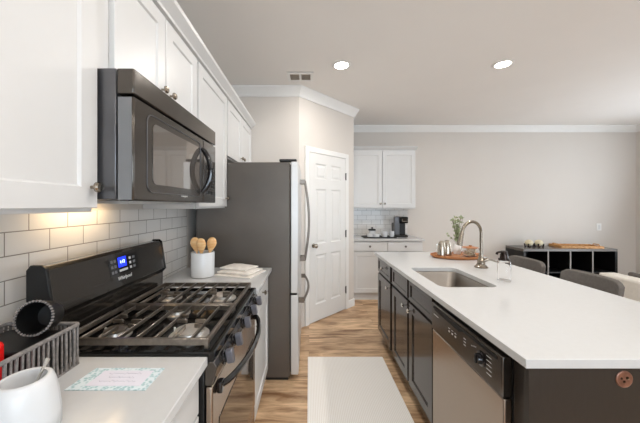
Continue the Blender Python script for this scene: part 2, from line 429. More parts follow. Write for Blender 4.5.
for z in (.27, 1.03, 1.80):
    MB().box((DR-.010, F-.004, z-.045), (DR+.012, F, z+.045)).tube([(DR+.004, F-.006, z-.05), (DR+.004, F-.006, z+.05)], .006, 8).build('hinge', M['hinge'], pd)

# tile behind the left run and behind the coffee bar
struct(bx('wall_tile_left', (XL, .0, .916), (XL+.008, 2.24, 1.388), M['tileL'], org=(0, 0, 0)))
struct(bx('wall_tile_far', (QX+.002, YF-.008, .916), (1.67, YF, 1.358), M['tileF'], org=(0, 0, 0)))

# ------------------------------------------------------------------ white wall cabinets on the left
FX = -.655                                   # face of the doors
RY = (0, 1, 0)
def wall_cab_left(y0, y1, z0, z1, doors, knobs, label, under=True):
    t = thing('wall_cabinet', label, 'cabinet', ((XL+FX)/2, (y0+y1)/2, z0))
    bx('body', (XL+.001, y0+.001, z0), (FX-.021, y1-.001, z1), M['cab'], t, bevel=.001)
    n = len(doors)-1
    for i in range(n):
        a, c = doors[i]+.004, doors[i+1]-.004
        d = MB().shaker((FX-.02, a, z0+.012), RY, c-a, z1-z0-.03, fr=.062).build('door', M['cab'], t)
        ky, kz = knobs[i]
        knob(d, (FX, ky, kz), (1, 0, 0))
    return t
ZB, ZT = 1.39, 2.285
wall_cab_left(.02, .872, ZB, ZT, [.02, .446, .872], [(.42, 1.465), (.842, 1.465)], 'white wall cabinet left of the microwave, nearest the viewer')
wall_cab_left(.875, 1.652, 1.845, ZT, [.94, 1.283, 1.642], [(1.245, 1.925), (1.321, 1.925)], 'short two-door white wall cabinet directly above the microwave')
wall_cab_left(1.655, 2.25, ZB, ZT, [1.665, 2.24], [(2.2, 1.465)], 'tall single-door white wall cabinet between microwave and refrigerator')
wall_cab_left(2.253, 3.198, 1.80, ZT, [2.26, 2.725, 3.19], [(2.685, 1.86), (2.765, 1.86)], 'short two-door white wall cabinet above the refrigerator')
kp = [(-.02, 2.286), (.004, 2.286), (.008, 2.297), (.022, 2.31), (.046, 2.328), (.05, 2.345), (-.02, 2.345)]
struct(sweep([(FX, .0), (FX, 3.2)], kp, -1, 'trim_3', M['cab']))

# ------------------------------------------------------------------ microwave
t = thing('microwave', 'dark grey over-the-range microwave hung above the gas range', 'microwave', (-.77, 1.27, 1.425))
Y0, Y1, Z0, Z1, MX = .879, 1.648, 1.425, 1.842, -.55
bx('body', (XL+.011, Y0, Z0+.004), (-.606, Y1, Z1), M['slatedk'], t, bevel=.003)
bx('vent_panel', (-.604, Y0, 1.762), (MX, Y1, Z1), M['slate'], t, bevel=.004)
door = bx('door', (-.600, Y0, Z0), (MX, 1.455, 1.754), M['slate'], t, bevel=.005)
bx('end_cap', (-.599, Y0-.0025, Z0+.003), (MX-.006, Y0-.0003, 1.751), M['capgrey'], door, bevel=.001)  # side plate added with a reflection's lighter tone in its colour
b = MB(); z0, z1, a, c = 1.485, 1.70, .985, 1.40
ring = rr(a, c, z0, z1, .02, 4)
b.prism([(MX+.0005, y, z) for y, z in ring], (.0015, 0, 0)).build('window', M['glassd'], door)
b = MB()
for lo, hi in (((a-.035, z0-.03), (c+.02, z1+.025)),):
    pts = rr(lo[0], hi[0], lo[1], hi[1], .03, 4)
    b.tube([(MX+.001, y, z) for y, z in pts], .0022, 6, closed=True)
b.build('window_trim', M['slatedk'], door)
hp = []
for i in range(17):
    s_ = i/16; hp.append((MX+.004+.045*math.sin(PI*s_)**.7, 1.425, 1.475+.225*s_))
MB().tube(hp, [.011]+[.013]*15+[.011], 10, flat=.8).build('handle', M['hand'], door)
text('Whirlpool', .015, M['mark'], door, (MX+.0005, 1.235, 1.452), (0, 1, 0), (0, 0, 1), 'logo', shear=.2)
cpn = bx('control_panel', (-.600, 1.459, Z0), (MX, Y1, 1.754), M['guard'], t, bevel=.005)
bx('display', (MX, 1.49, 1.66), (MX+.001, 1.62, 1.70), M['dglass'], cpn)
for j in range(5):
    for i in range(3):
        bx('button', (MX, 1.493+.046*i, 1.47+.034*j), (MX+.001, 1.525+.046*i, 1.49+.034*j), M['blackm'], cpn)
bx('light_lens', (-.93, 1.0, 1.420), (-.88, 1.35, 1.427), mat('task_lamp_lens', 'fff0d8', .5, var=0, emit='ffd9a0', estr=4), t)
bx('grease_filter', (-.83, .98, 1.417), (-.63, 1.56, 1.427), M['steelfl'], t)
o = area('microwave_task_light', (-.90, 1.17, 1.414), (-.35, 0, -1), .05, .25, .24, (1, .75, .48)); o.parent = None

# ------------------------------------------------------------------ left base cabinets and counters
def base_cab(name, y0, y1, face, label, knobs=True):
    t = thing(name, label, 'cabinet', ((XL+face)/2, (y0+y1)/2, 0))
    bx('body', (XL+.001, y0, .1), (face-.021, y1, .884), M['cab'], t, bevel=.001)
    bx('toe_kick', (XL+.02, y0+.002, .0), (face-.08, y1-.002, .0995), M['cab'], t)
    d = MB().shaker((face-.02, y0+.006, .735), RY, y1-y0-.012, .14, fr=0).build('drawer', M['cab'], t)
    knob(d, (face, (y0+y1)/2, .805), (1, 0, 0))
    d = MB().shaker((face-.02, y0+.006, .115), RY, y1-y0-.012, .61).build('door', M['cab'], t)
    knob(d, (face, y0+.05, .67), (1, 0, 0))
base_cab('base_cabinet', .02, .916, -.358, 'white base cabinet under the counter nearest the viewer')
base_cab('base_cabinet', 1.664, 2.232, -.325, 'white base cabinet squeezed between gas range and refrigerator')
tag(bx('countertop', (XL+.009, .0, .885), (-.332, .918, .915), M['quartz'], bevel=.003), 'white quartz countertop left of the range, holding basket and jar', 'countertop')
tag(bx('countertop', (XL+.009, 1.660, .885), (-.298, 2.236, .915), M['quartz'], bevel=.003), 'short white quartz countertop holding the utensil crock and towel', 'countertop')

# ------------------------------------------------------------------ gas range
t = thing('gas_range', 'black and stainless gas range with cast-iron grates', 'range', (-.62, 1.273, 0))
Y0, Y1 = .921, 1.654
bx('body', (-.95, Y0, .03), (-.345, Y1, .895), M['blackm'], t, bevel=.002)
for x in (-.90, -.42):
    for y in (Y0+.06, Y1-.06): MB().lathe([(.018, 0), (.018, .03)], (x, y, 0)).build('foot', M['rubber'], t)
# cooktop: shallow tray with raised rim
b = MB()
x0, x1 = -.860, -.312
def cr(i, z): return [b.v((x0+i, Y0+i, z)), b.v((x1-i, Y0+i, z)), b.v((x1-i, Y1-i, z)), b.v((x0+i, Y1-i, z))]
R = [cr(0, .897), cr(0, .922), cr(.004, .926), cr(.016, .926), cr(.026, .917)]
b.face(R[0])
for A, B in zip(R, R[1:]):
    for i in range(4): b.face([A[i], A[(i+1) % 4], B[(i+1) % 4], B[i]])
b.face(R[-1]); b.build('cooktop', M['black'], t)
# burners
for bxp, byp, r in ((-.735, 1.065, .038), (-.455, 1.065, .050), (-.735, 1.485, .040), (-.455, 1.485, .046), (-.595, 1.275, .036)):
    bo = MB().lathe([(r*1.45, .917), (r*1.45, .921), (r*1.1, .924), (r*1.05, .935), (0, .935)], (bxp, byp, 0), seg=28).build('burner', M['alum'], t)
    MB().lathe([(r, .9355), (r*1.02, .941), (r*.85, .945), (0, .946)], (bxp, byp, 0), seg=28).build('burner_cap', M['alum'] if bxp > -.5 else M['iron'], bo)
    MB().lathe([(.004, .917), (.004, .938), (0, .940)], (bxp-r*1.3, byp+r*.4, 0), seg=8).build('igniter', M['matteW'], bo)
# grates
gz0, gz1 = .947, .962
for ya, yb in ((Y0+.020, 1.270), (1.276, Y1-.020)):
    b = MB(); xa, xb = -.842, -.338
    def bar(x_0, y_0, x_1, y_1, h=.0031):
        if abs(x_1-x_0) > abs(y_1-y_0): b.box((x_0, y_0-h, gz0), (x_1, y_0+h, gz1))
        else: b.box((x_0-h, y_0, gz0), (x_0+h, y_1, gz1))
    h2 = .006
    b.box((xa, ya, gz0-.008), (xb, ya+2*h2, gz1)); b.box((xa, yb-2*h2, gz0-.008), (xb, yb, gz1))
    b.box((xa, ya+2*h2, gz0-.004), (xa+2*h2, yb-2*h2, gz1)); b.box((xb-2*h2, ya+2*h2, gz0-.004), (xb, yb-2*h2, gz1))
    yc = (ya+yb)/2; yi, yj = ya+2*h2, yb-2*h2
    for k in range(1, 8):
        x = xa+(xb-xa)*k/8
        if k in (2, 6):
            bar(x, yi, x, yc-.055); bar(x, yc+.055, x, yj)
        else: bar(x, yi, x, yj)
    for cx in (-.716, -.464):
        bar(cx-.057, yc, cx-.016, yc); bar(cx+.016, yc, cx+.057, yc)
        bar(cx-.057, yc+.045, cx-.03, yc+.045); bar(cx+.03, yc-.045, cx+.057, yc-.045)
    for x in (xa+.008, xb-.008):
        for y in (ya+.008, yb-.008): b.box((x-.007, y-.007, .9265), (x+.007, y+.007, gz0-.004))
    b.build('grate', M['iron'], t, bevel=.0015, seg=1)
# back guard
prof = [(-.930, .897), (-.862, .897), (-.862, 1.02), (-.874, 1.035), (-.846, 1.045), (-.868, 1.195), (-.880, 1.206), (-.918, 1.206), (-.930, 1.19)]
g = MB().prism([(x, Y0+.012, z) for x, z in prof], (0, Y1-Y0-.024, 0)).build('back_guard', M['guard'], t, bevel=.002)
prof2 = [(-.932, .897), (-.864, .897), (-.862, 1.02), (-.842, 1.042), (-.866, 1.20), (-.880, 1.212), (-.918, 1.212), (-.932, 1.195)]
for y in (Y0, Y1-.0115): MB().prism([(x, y, z) for x, z in prof2], (0, .0115, 0)).build('end_cap', M['blackm'] if y == Y0 else M['black'], g, bevel=.002)
fo, fu = Vector((-.846, 0, 1.045)), Vector((-.022, 0, .150)).normalized(); fn = Vector((0, 1, 0)).cross(fu)
def on_guard(name, y0, y1, h0, h1, m, lift=.0012):
    b = MB(); q = []
    for y, h in ((y0, h0), (y1, h0), (y1, h1), (y0, h1)): q.append(fo+fu*h+Vector((0, y, 0))+fn*.0002)
    b.prism(q, fn*lift); return b.build(name, m, g)
on_guard('display_bezel', 1.205, 1.405, .055, .135, M['black'], .0008)
on_guard('display', 1.262, 1.318, .085, .13, M['disp'])
text('1:12', .020, M['dispt'], g, fo+fu*.108+Vector((0, 1.29, 0))+fn*.0016, (0, 1, 0), fu, 'display_digits')
for i in range(3):
    for j in range(2): on_guard('button', 1.215+.02*j, 1.229+.02*j, .064+.024*i, .076+.024*i, M['markg'])
on_guard('button', 1.265, 1.322, .065, .075, M['mark'])
for i in range(3): on_guard('button', 1.338, 1.352, .066+.022*i, .078+.022*i, M['mark'])
for i in range(3): on_guard('button', 1.364, 1.382, .066+.022*i, .078+.022*i, M['markg'])
text('Whirlpool', .023, M['mark'], g, fo+fu*.036+Vector((0, 1.295, 0))+fn*.0006, (0, 1, 0), fu, 'logo', shear=.25)
# control panel, knobs
b = MB().prism([(x, Y0, z) for x, z in ((-.344, .815), (-.318, .815), (-.302, .875), (-.313, .8965), (-.344, .8965))], (0, Y1-Y0, 0))
cpn = b.build('control_panel', M['slate'], t, bevel=.003)
kn = Vector((1, 0, .18)).normalized()
for y in (.995, 1.12, 1.28, 1.435, 1.57):
    p = Vector((-.305, y, .872))
    kb = MB().lathe([(.024, 0), (.024, .006), (.019, .010), (.019, .014)], p, kn, 20).build('knob', M['hand'], t)
    b = MB(); b.m = Matrix.Translation(p) @ kn.to_track_quat('X', 'Z').to_matrix().to_4x4()
    b.prism([(.014, a_, c_) for a_, c_ in rr(-.013, .013, -.024, .024, .008, 4)], (.024, 0, 0)).build('grip', M['knob'], kb, bevel=.003)
# oven door, handle, drawer
od = bx('oven_door', (-.343, Y0+.002, .235), (-.318, Y1-.002, .811), M['steel'], t, bevel=.006)
bx('window', (-.3175, Y0+.07, .30), (-.316, Y1-.07, .66), M['dglass'], od, bevel=.001)
hp = []
for i in range(25):
    s_ = i/24; hp.append((-.312+.066*math.sin(PI*s_)**.6, Y0+.055+(Y1-Y0-.11)*s_, .783))
MB().tube(hp, .012, 10).build('handle', M['hand'], od)
for y in (Y0+.055, Y1-.055): bx('handle_mount', (-.3175, y-.015, .763), (-.298, y+.015, .803), M['hand'], od, bevel=.004)
bx('drawer', (-.343, Y0+.002, .06), (-.320, Y1-.002, .228), M['steel'], t, bevel=.006)

# ------------------------------------------------------------------ refrigerator
t = thing('refrigerator', 'tall stainless french-door refrigerator with dark grey side', 'refrigerator', (-.55, 2.70, 0))
Y0, Y1 = 2.246, 3.150
bx('body', (-.905, Y0, .03), (-.155, Y1, 1.757), M['fridgeside'], t, bevel=.004)
bx('base_grille', (-.90, Y0+.02, .0), (-.17, Y1-.02, .0295), M['rubber'], t)
bx('gasket', (-.1545, Y0+.01, .07), (-.1475, Y1-.01, 1.74), M['rubber'], t)
ym = (Y0+Y1)/2
for ya, yb, hy in ((Y0, ym-.003, ym-.045), (ym+.003, Y1, ym+.045)):
    d = bx('door', (-.147, ya, .705), (-.085, yb, 1.764), M['steelfl'], t, bevel=.008, seg=3)
    hp = [(-.085, hy, .90), (-.045, hy, .90)]
    for i in range(15):
        s_ = i/14; hp.append((-.040+.040*math.sin(PI*s_), hy, .89+.755*s_))
    hp += [(-.045, hy, 1.635), (-.085, hy, 1.635)]
    b = MB(); b.tube(hp[2:-2], .011, 10); b.box((-.0845, hy-.014, .885), (-.036, hy+.014, .925)); b.box((-.0845, hy-.014, 1.615), (-.036, hy+.014, 1.655))
    b.build('handle', M['steelh'], d, bevel=.002)
d = bx('freezer_drawer', (-.147, Y0, .05), (-.085, Y1, .690), M['steelfl'], t, bevel=.008, seg=3)
hp = []
for i in range(17):
    s_ = i/16; hp.append((-.045+.040*math.sin(PI*s_), Y0+.05+(Y1-Y0-.10)*s_, .635))
b = MB().tube(hp, .011, 10)
for y in (Y0+.055, Y1-.055): b.box((-.0845, y-.014, .615), (-.040, y+.014, .655))
b.build('handle', M['steelh'], d, bevel=.002)
bx('door_gap', (-.146, Y0+.004, .6905), (-.098, Y1-.004, .7045), M['rubber'], t)
for y in (Y0+.04, Y1-.04): bx('hinge_cap', (-.24, y-.03, 1.7645), (-.1, y+.03, 1.785), M['blackm'], t, bevel=.006)

# ------------------------------------------------------------------ coffee bar on the far wall
RX = (1, 0, 0)
x0, x1, fy = QX+.004, 1.69, 4.425
t = thing('wall_cabinet', 'two-door white wall cabinet on the far wall above the coffee maker', 'cabinet', (1.16, 4.6, 1.36))
bx('body', (x0, fy+.021, 1.36), (x1, YF-.001, 2.29), M['cab'], t, bevel=.001)
MB().prism([(x0, fy+.021, 2.291), (x0, fy-.03, 2.33), (x0, fy-.03, 2.34), (x0, YF-.002, 2.34), (x0, YF-.002, 2.291)], (x1-x0+.02, 0, 0)).build('crown', M['cab'], t)
for a, c, k in ((x0+.01, 1.156, 1.125), (1.164, x1-.008, 1.195)):
    d = MB().shaker((a, fy+.02, 1.375), RX, c-a, .895, fr=.062).build('door', M['cab'], t)
    knob(d, (k, fy, 1.44), (0, -1, 0))
t = thing('base_cabinet', 'white base cabinet under the coffee maker on the far wall', 'cabinet', (1.16, 4.46, 0))
fy = 4.145
bx('body', (x0, fy+.021, .1), (x1, YF-.001, .884), M['cab'], t, bevel=.001)
bx('toe_kick', (x0, fy+.05, 0), (x1, YF-.03, .0995), M['cab'], t)
for a, c, kx, kd in ((x0+.01, 1.156, .90, 1.10), (1.164, x1-.008, 1.427, 1.22)):
    d = MB().shaker((a, fy+.02, .735), RX, c-a, .14, fr=0).build('drawer', M['cab'], t)
    knob(d, (kx, fy, .805), (0, -1, 0), M['hinge'])
    d = MB().shaker((a, fy+.02, .115), RX, c-a, .61, fr=.062).build('door', M['cab'], t)
    knob(d, (kd, fy, .67), (0, -1, 0))
tag(bx('countertop', (x0-.001, 4.12, .885), (1.705, YF-.009, .915), M['quartz'], bevel=.003), 'white quartz countertop on the far wall under the coffee maker', 'countertop')

t = thing('coffee_maker', 'black single-cup coffee maker at the right end of the coffee bar', 'coffee maker', (1.45, 4.5, .915))
bx('base', (1.355, 4.36, .9155), (1.545, 4.62, .945), M['blackm'], t, bevel=.008)
bx('column', (1.36, 4.47, .9455), (1.54, 4.62, 1.13), M['blackm'], t, bevel=.01)
bx('head', (1.43, 4.35, 1.131), (1.545, 4.62, 1.235), M['black'], t, bevel=.015, seg=3)
bx('water_tank', (1.345, 4.40, .946), (1.425, 4.465, 1.235), M['slatedk'], t, bevel=.008)
bx('drip_tray', (1.43, 4.365, .9455), (1.53, 4.46, .955), M['slate'], t)
MB().tube([(1.445, 4.342, 1.19), (1.445, 4.33, 1.165), (1.53, 4.33, 1.165), (1.53, 4.342, 1.19)], .005, 8).build('handle', M['steelh'], t)

o = MB().box((.83, 4.24, .9155), (1.33, 4.44, .921)).box((.83, 4.24, .921), (1.33, 4.248, .931)).box((.83, 4.432, .921), (1.33, 4.44, .931)).box((.83, 4.248, .921), (.838, 4.432, .931)).box((1.322, 4.248, .921), (1.33, 4.432, .931)).build('serving_tray', M['blackm'])
tag(o, 'flat black serving tray under the white cups on the coffee bar', 'tray')
def cup(x, y, r, h, handle, label, name='mug'):
    b = MB().lathe([(r*.7, 0), (r*.95, h*.2), (r, h), (r-.004, h), (r*.9, h*.25), (r*.6, .006), (0, .006)], (x, y, .9215))
    if name == 'bowl':
        return tag(b.build(name, M['ceramic']), label, 'bowl', 'white cups on the black tray')
    t = thing(name, label, 'mug', (x, y, .9215), 'white cups on the black tray')
    b.build('cup', M['ceramic'], t)
    MB().tube([(x-r*.95+.004, y, .9215+h*.8), (x-r-.022, y, .9215+h*.75), (x-r-.026, y, .9215+h*.45), (x-r*.95+.003, y, .9215+h*.25)], .005, 8).build('handle', M['ceramic'], t)
cup(.935, 4.30, .042, .055, 0, 'first small white bowl at the left end of the black tray', 'bowl')
cup(1.035, 4.29, .044, .05, 0, 'small white bowl second from the left on the black tray', 'bowl')
cup(1.165, 4.32, .045, .09, 1, 'white mug on the black tray next to the two bowls')
cup(1.283, 4.34, .038, .09, 1, 'white mug on the black tray nearest the coffee maker')
t = thing('canister', 'white ceramic canister with black lid behind the small bowls', 'canister', (.985, 4.40, .9215))
MB().lathe([(.045, 0), (.05, .01), (.05, .095), (.046, .1), (0, .1)], (.985, 4.372, .9215)).build('jar', M['ceramic'], t)
MB().lathe([(.056, .1005), (.058, .108), (.05, .122), (.012, .126), (.010, .132), (.016, .14), (.010, .15), (0, .151)], (.985, 4.372, .9215)).build('lid', M['blackm'], t)

# ------------------------------------------------------------------ island
IX0, IX1, IY0, IY1 = .698, 1.70, .900, 3.0
hole = (.80, 1.16, 1.70, 2.235)
b = MB()
pts = rr(*hole, .05, 6); outer = [(IX1, IY1), (IX0, IY1), (IX0, IY0), (IX1, IY0)]; k = 7
def layer(z): return [b.v((x, y, z)) for x, y in outer], [b.v((x, y, z)) for x, y in pts]
for z in (.885, .915):
    O, I = layer(z)
    for c in range(4):
        for i in range(6): b.face([O[c], I[c*k+i], I[c*k+i+1]])
        b.face([O[c], I[c*k+6], I[((c+1) % 4)*k], O[(c+1) % 4]])
    if z == .885: O0, I0 = O, I
for i in range(4): b.face([O0[i], O0[(i+1) % 4], O[(i+1) % 4], O[i]])
for i in range(28): b.face([I0[i], I0[(i+1) % 28], I[(i+1) % 28], I[i]])
tag(b.build('countertop', M['quartz'], bevel=.002), 'long white quartz island countertop with the sink cut into it', 'countertop')
# sink
t = thing('sink', 'rectangular stainless undermount sink in the island countertop', 'sink', (.98, 1.97, .69))
b = MB(); grow = .004
def lp(g_, z, r): return [b.v((x, y, z)) for x, y in rr(hole[0]+g_, hole[1]-g_, hole[2]+g_, hole[3]-g_, r, 6)]
R = [lp(-.02, .8835, .06), lp(.001, .8835, .05), lp(.004, .88, .05), lp(.010, .70, .05), lp(.03, .682, .05), lp(.16, .678, .02)]
for A, B in zip(R, R[1:]):
    for i in range(28): b.face([A[i], A[(i+1) % 28], B[(i+1) % 28], B[i]])
b.face(R[-1]); bo = b.build('basin', M['sink'], t, sharp=50)
MB().lathe([(.045, .679), (.045, .684), (.03, .6835), (0, .681)], (.98, 1.97, 0)).build('drain', M['chrome'], t)
# espresso cabinets
FXI = .725; RI = (0, -1, 0)
def island_cab(y0, y1, doors, label, sinkbase=False):
    t = thing('island_cabinet', label, 'cabinet', (1.03, (y0+y1)/2, 0))
    if sinkbase:   # open-topped carcass so that the sink hangs inside
        b = MB().box((FXI+.021, y0, .1), (1.335, y0+.018, .884)).box((FXI+.021, y1-.018, .1), (1.335, y1, .884)).box((FXI+.021, y0+.018, .1), (1.335, y1-.018, .118)).box((1.315, y0+.018, .118), (1.335, y1-.018, .884)).box((FXI+.021, y0+.018, .118), (FXI+.035, y1-.018, .884))
        b.build('body', M['espframe'], t)
    else: bx('body', (FXI+.021, y0, .1), (1.335, y1, .884), M['espframe'], t)
    bx('toe_kick', (FXI+.075, y0+.001, 0), (1.33, y1-.001, .0995), M['espframe'], t)
    for ya, yb, ky in doors:
        d = MB().shaker((FXI+.02, yb, .725), RI, yb-ya, .145, fr=.03, rec=.006).build('drawer' if not sinkbase else 'false_drawer', M['espresso'], t)
        if not sinkbase: knob(d, (FXI, (ya+yb)/2, .80), (-1, 0, 0), M['chrome'])
        d = MB().shaker((FXI+.02, yb, .115), RI, yb-ya, .59, fr=.06).build('door', M['espresso'], t)
        knob(d, (FXI, ky, .66), (-1, 0, 0), M['chrome'])
island_cab(2.475, 2.975, [(2.50, 2.95, 2.55)], 'narrow dark espresso island cabinet at the far end')
island_cab(1.625, 2.472, [(2.065, 2.445, 2.11), (1.650, 2.035, 1.99)], 'two-door dark espresso island cabinet under the sink', True)
# dishwasher
t = thing('dishwasher', 'stainless dishwasher with dark control panel at the near end of the island', 'dishwasher', (1.03, 1.32, 0))
Y0, Y1 = 1.022, 1.618
bx('body', (FXI+.021, Y0+.003, .1), (1.30, Y1-.003, .87), M['slatedk'], t)
bx('toe_kick', (FXI+.06, Y0+.004, 0), (1.28, Y1-.004, .0995), M['blackm'], t)
bx('door', (FXI-.012, Y0+.002, .12), (FXI+.02, Y1-.002, .700), M['steel'], t, bevel=.005)
cpn = bx('control_panel', (FXI-.018, Y0+.002, .705), (FXI+.02, Y1-.002, .857), M['slate'], t, bevel=.005)
PXf = FXI-.018
MB().prism([(PXf-.0005, y, z) for y, z in rr(Y0+.03, Y1-.03, .830, .843, .005, 3)], (-.002, 0, 0)).build('latch_recess', M['rubber'], cpn)
MB().prism([(PXf, Y1-.05, .822), (PXf, Y1-.30, .815), (PXf, Y1-.33, .8295), (PXf, Y1-.04, .8295)], (-.0015, 0, 0)).build('handle_pocket', M['rubber'], cpn)
kb = MB().lathe([(.030, 0), (.030, .004), (.022, .006), (.019, .022), (0, .023)], (PXf, 1.150, .782), (-1, 0, 0), 24).build('dial', M['hand'], cpn)
bx('dial_pointer', (PXf-.027, 1.146, .764), (PXf-.0225, 1.154, .800), M['blackm'], kb, bevel=.001)
def mk(y0, y1, z0, z1, m='mark'): bx('print', (PXf-.0006, y0, z0), (PXf-.0001, y1, z1), M[m], cpn)
for i in range(5): mk(1.085, 1.115, .745+.017*i, .747+.017*i)
for i in range(4): mk(1.185+.01*i, 1.188+.01*i, .808-.003*i, .813-.003*i)
for i in range(3): mk(1.262, 1.28, .775+.014*i, .778+.014*i)
for i in range(3): 
    mk(1.345+.03*i, 1.358+.03*i, .772, .780); mk(1.343+.03*i, 1.360+.03*i, .790, .7925)
mk(1.53, 1.585, .795, .799)
# end panel and back of the island
t = thing('island', 'dark brown island back and end panelling with a round copper fitting', 'island base', (1.03, .96, 0))
MB().box((FXI+.001, .925, .0), (1.36, .945, .884)).box((FXI+.02, .9455, .0), (FXI+.04, 1.019, .884)).build('end_panel', M['espanel'], t)
bx('back_panel', (1.337, .9455, 0), (1.357, 2.975, .884), M['espanel'], t)
px, pz = 1.04, .837
c = MB().lathe([(.028, 0), (.028, .002), (.025, .004), (.024, .003), (0, .003)], (px, .925, pz), (0, -1, 0), 32).build('copper_fitting', M['copper'], t)
c['label'] = 'round copper fitting'
for dx, dz, r in ((-.011, .003, .004), (.008, .005, .005), (-.002, -.007, .004), (.011, .002, .0035)):
    MB().lathe([(r, 0), (r*.8, .0015), (0, .002)], (px+dx, .9218, pz+dz), (0, -1, 0), 10).build('screw', M['bronze'] if r > .0036 else M['chrome'], c)
# faucet
fx, fy = 1.375, 2.235
t = thing('faucet', 'arched brushed nickel kitchen faucet on the island beside the sink', 'faucet', (fx, fy, .915))
MB().lathe([(.048, .0005), (.050, .006), (.040, .014), (.030, .03), (.028, .05), (.031, .056), (.024, .066), (.019, .09), (.017, .11), (0, .11)], (fx, fy, .915), seg=28).build('base', M['nickel'], t)
dirv = Vector((-.74, -.20, 0)); dirv.normalize(); R_ = .092
pts = [Vector((fx, fy, 1.02)), Vector((fx, fy, 1.10)), Vector((fx, fy, 1.19))]
cc = Vector((fx, fy, 1.19))+dirv*R_
for i in range(1, 15):
    a = PI-PI*i/14*.95; pts.append(cc+dirv*(R_*math.cos(a))+Vector((0, 0, R_*math.sin(a))))
MB().tube(pts, .0125, 14).build('spout', M['nickel'], t)
e = pts[-1]; dn = (pts[-1]-pts[-2]).normalized()
MB().lathe([(.013, 0), (.0165, .015), (.018, .055), (.022, .095), (.022, .108), (.016, .110), (0, .110)], e, dn, 18).build('spray_head', M['nickel'], t)
hb = Vector((fx, fy, .965))
MB().tube([hb, hb+Vector((.03, -.01, .012)), hb+Vector((.045, -.015, .02))], .014, 12).tube([hb+Vector((.04, -.014, .018)), hb+Vector((.075, -.02, .012)), hb+Vector((.105, -.025, .0))], [.009, .008, .0065], 10).build('handle', M['nickel'], t)
# soap dispenser
sx_, sy_ = 1.285, 1.845
t = thing('soap_dispenser', 'clear soap bottle with dark bronze pump on the island beside the faucet', 'soap dispenser', (sx_, sy_, .915))
MB().lathe([(.036, .0006), (.039, .004), (.039, .118), (.036, .128), (.022, .134), (.019, .134), (.033, .125), (.036, .116), (.036, .007), (0, .007)], (sx_, sy_, .915), seg=28).build('bottle', M['glass'], t)
MB().lathe([(.033, .1345), (.033, .146), (.024, .149), (.022, .175), (.018, .178), (.018, .196), (0, .198)], (sx_, sy_, .915), seg=20).tube([(sx_, sy_, 1.103), (sx_-.04, sy_-.01, 1.105), (sx_-.055, sy_-.015, 1.102), (sx_-.060, sy_-.016, 1.09)], .007, 8).build('pump', M['bronze'], t)

# wooden tray with its things
tx, ty = 1.415, 2.68
o = MB().lathe([(0, .001), (.225, .001), (.245, .012), (.250, .028), (.243, .028), (.236, .016), (.22, .013), (0, .013)], (tx, ty, .915), seg=48, sx=.99, sy=.64).build('oval_tray', M['cherry'])
tag(o, 'oval reddish wooden tray on the far end of the island', 'tray')
tz = .929
def glass_mug(x, y, label, s=1.0):
    t = thing('tumbler', label, 'tumbler', (x, y, tz), 'silver tumblers on the oval tray')
    MB().lathe([(.036, 0), (.041, .004), (.038, .06), (.032, .11), (.024, .138), (.010, .146), (0, .147)], (x, y, tz), seg=24).build('cup', M['silver'], t)
    MB().tube([(x-.030, y-.008, tz+.115), (x-.048, y-.012, tz+.12), (x-.056, y-.012, tz+.08), (x-.052, y-.01, tz+.04), (x-.037, y-.008, tz+.03)], .004, 8).build('handle', M['chrome'], t)
glass_mug(1.258, 2.655, 'upturned silver tumbler at the left end of the oval tray')
glass_mug(1.340, 2.715, 'upturned silver tumbler beside the plant vase on the oval tray')
t = thing('potted_plant', 'leafy green sprigs in a white vase on the oval tray', 'plant', (1.47, 2.78, tz))
MB().lathe([(.030, 0), (.036, .02), (.040, .05), (.033, .085), (.024, .10), (.027, .108), (.022, .108), (.02, .098), (0, .09)], (1.47, 2.78, tz), seg=24).build('vase', M['matteW'], t)
st = MB(); lf = MB()
def leaf(b, p, d, L, wd):
    d = d.normalized(); u = d.cross(Vector((random.uniform(-1, 1), random.uniform(-1, 1), random.uniform(-1, 1)))).normalized(); n = d.cross(u)*.15
    q = [p, p+d*L*.3+u*wd+n*wd, p+d*L*.7+u*wd*.8+n*wd, p+d*L, p+d*L*.7-u*wd*.8+n*wd, p+d*L*.3-u*wd+n*wd]
    c0, c1 = b.v(p+d*L*.35-n*wd), b.v(p+d*L*.7-n*wd)
    V = [b.v(x) for x in q]
    b.face([V[0], V[1], c0]); b.face([V[1], V[2], c1, c0]); b.face([V[2], V[3], c1]); b.face([V[3], V[4], c1]); b.face([V[4], V[5], c0, c1]); b.face([V[5], V[0], c0])
for i in range(9):
    a = 2*PI*i/9+.4; sp = random.uniform(.01, .055); hh = random.uniform(.17, .27)
    base = Vector((1.47, 2.78, tz+.097)); pts = []
    for k in range(7):
        s_ = k/6; pts.append(base+Vector((math.cos(a)*sp*s_**1.3, math.sin(a)*sp*s_**1.3, hh*s_)))
    st.tube(pts, .0015, 5)
    for k in range(1, 7):
        for q in range(3):
            d = Vector((random.uniform(-1, 1), random.uniform(-1, 1), random.uniform(-.1, .9)))
            leaf(lf, pts[k], d, random.uniform(.025, .04), random.uniform(.008, .012))
for (dx, dz) in ((-.11, .10), (-.05, .24), (.05, .27)):
    pts = [Vector((1.47, 2.78, tz+.097))+Vector((dx*s_, -.02*s_, dz*(s_**.8))) for s_ in (0, .25, .5, .75, 1)]
    st.tube(pts, .0012, 5)
    for p in pts[2:]:
        for q in range(2): leaf(lf, p, Vector((random.uniform(-1, 1), random.uniform(-1, 1), random.uniform(-.3, .9))), .025, .008)
st.build('stem', M['stem'], t); lf.build('leaves', M['leaf'], t)
bxp, byp = 1.515, 2.63
t = thing('glass_bowl', 'small round glass bowl of cream pieces with wooden lid on the oval tray', 'bowl', (bxp, byp, tz))
MB().lathe([(.040, 0), (.068, .017), (.083, .050), (.072, .085), (.069, .085), (.079, .05), (.065, .02), (.038, .004), (0, .004)], (bxp, byp, tz), seg=28).build('bowl', M['glass'], t)
b = MB()
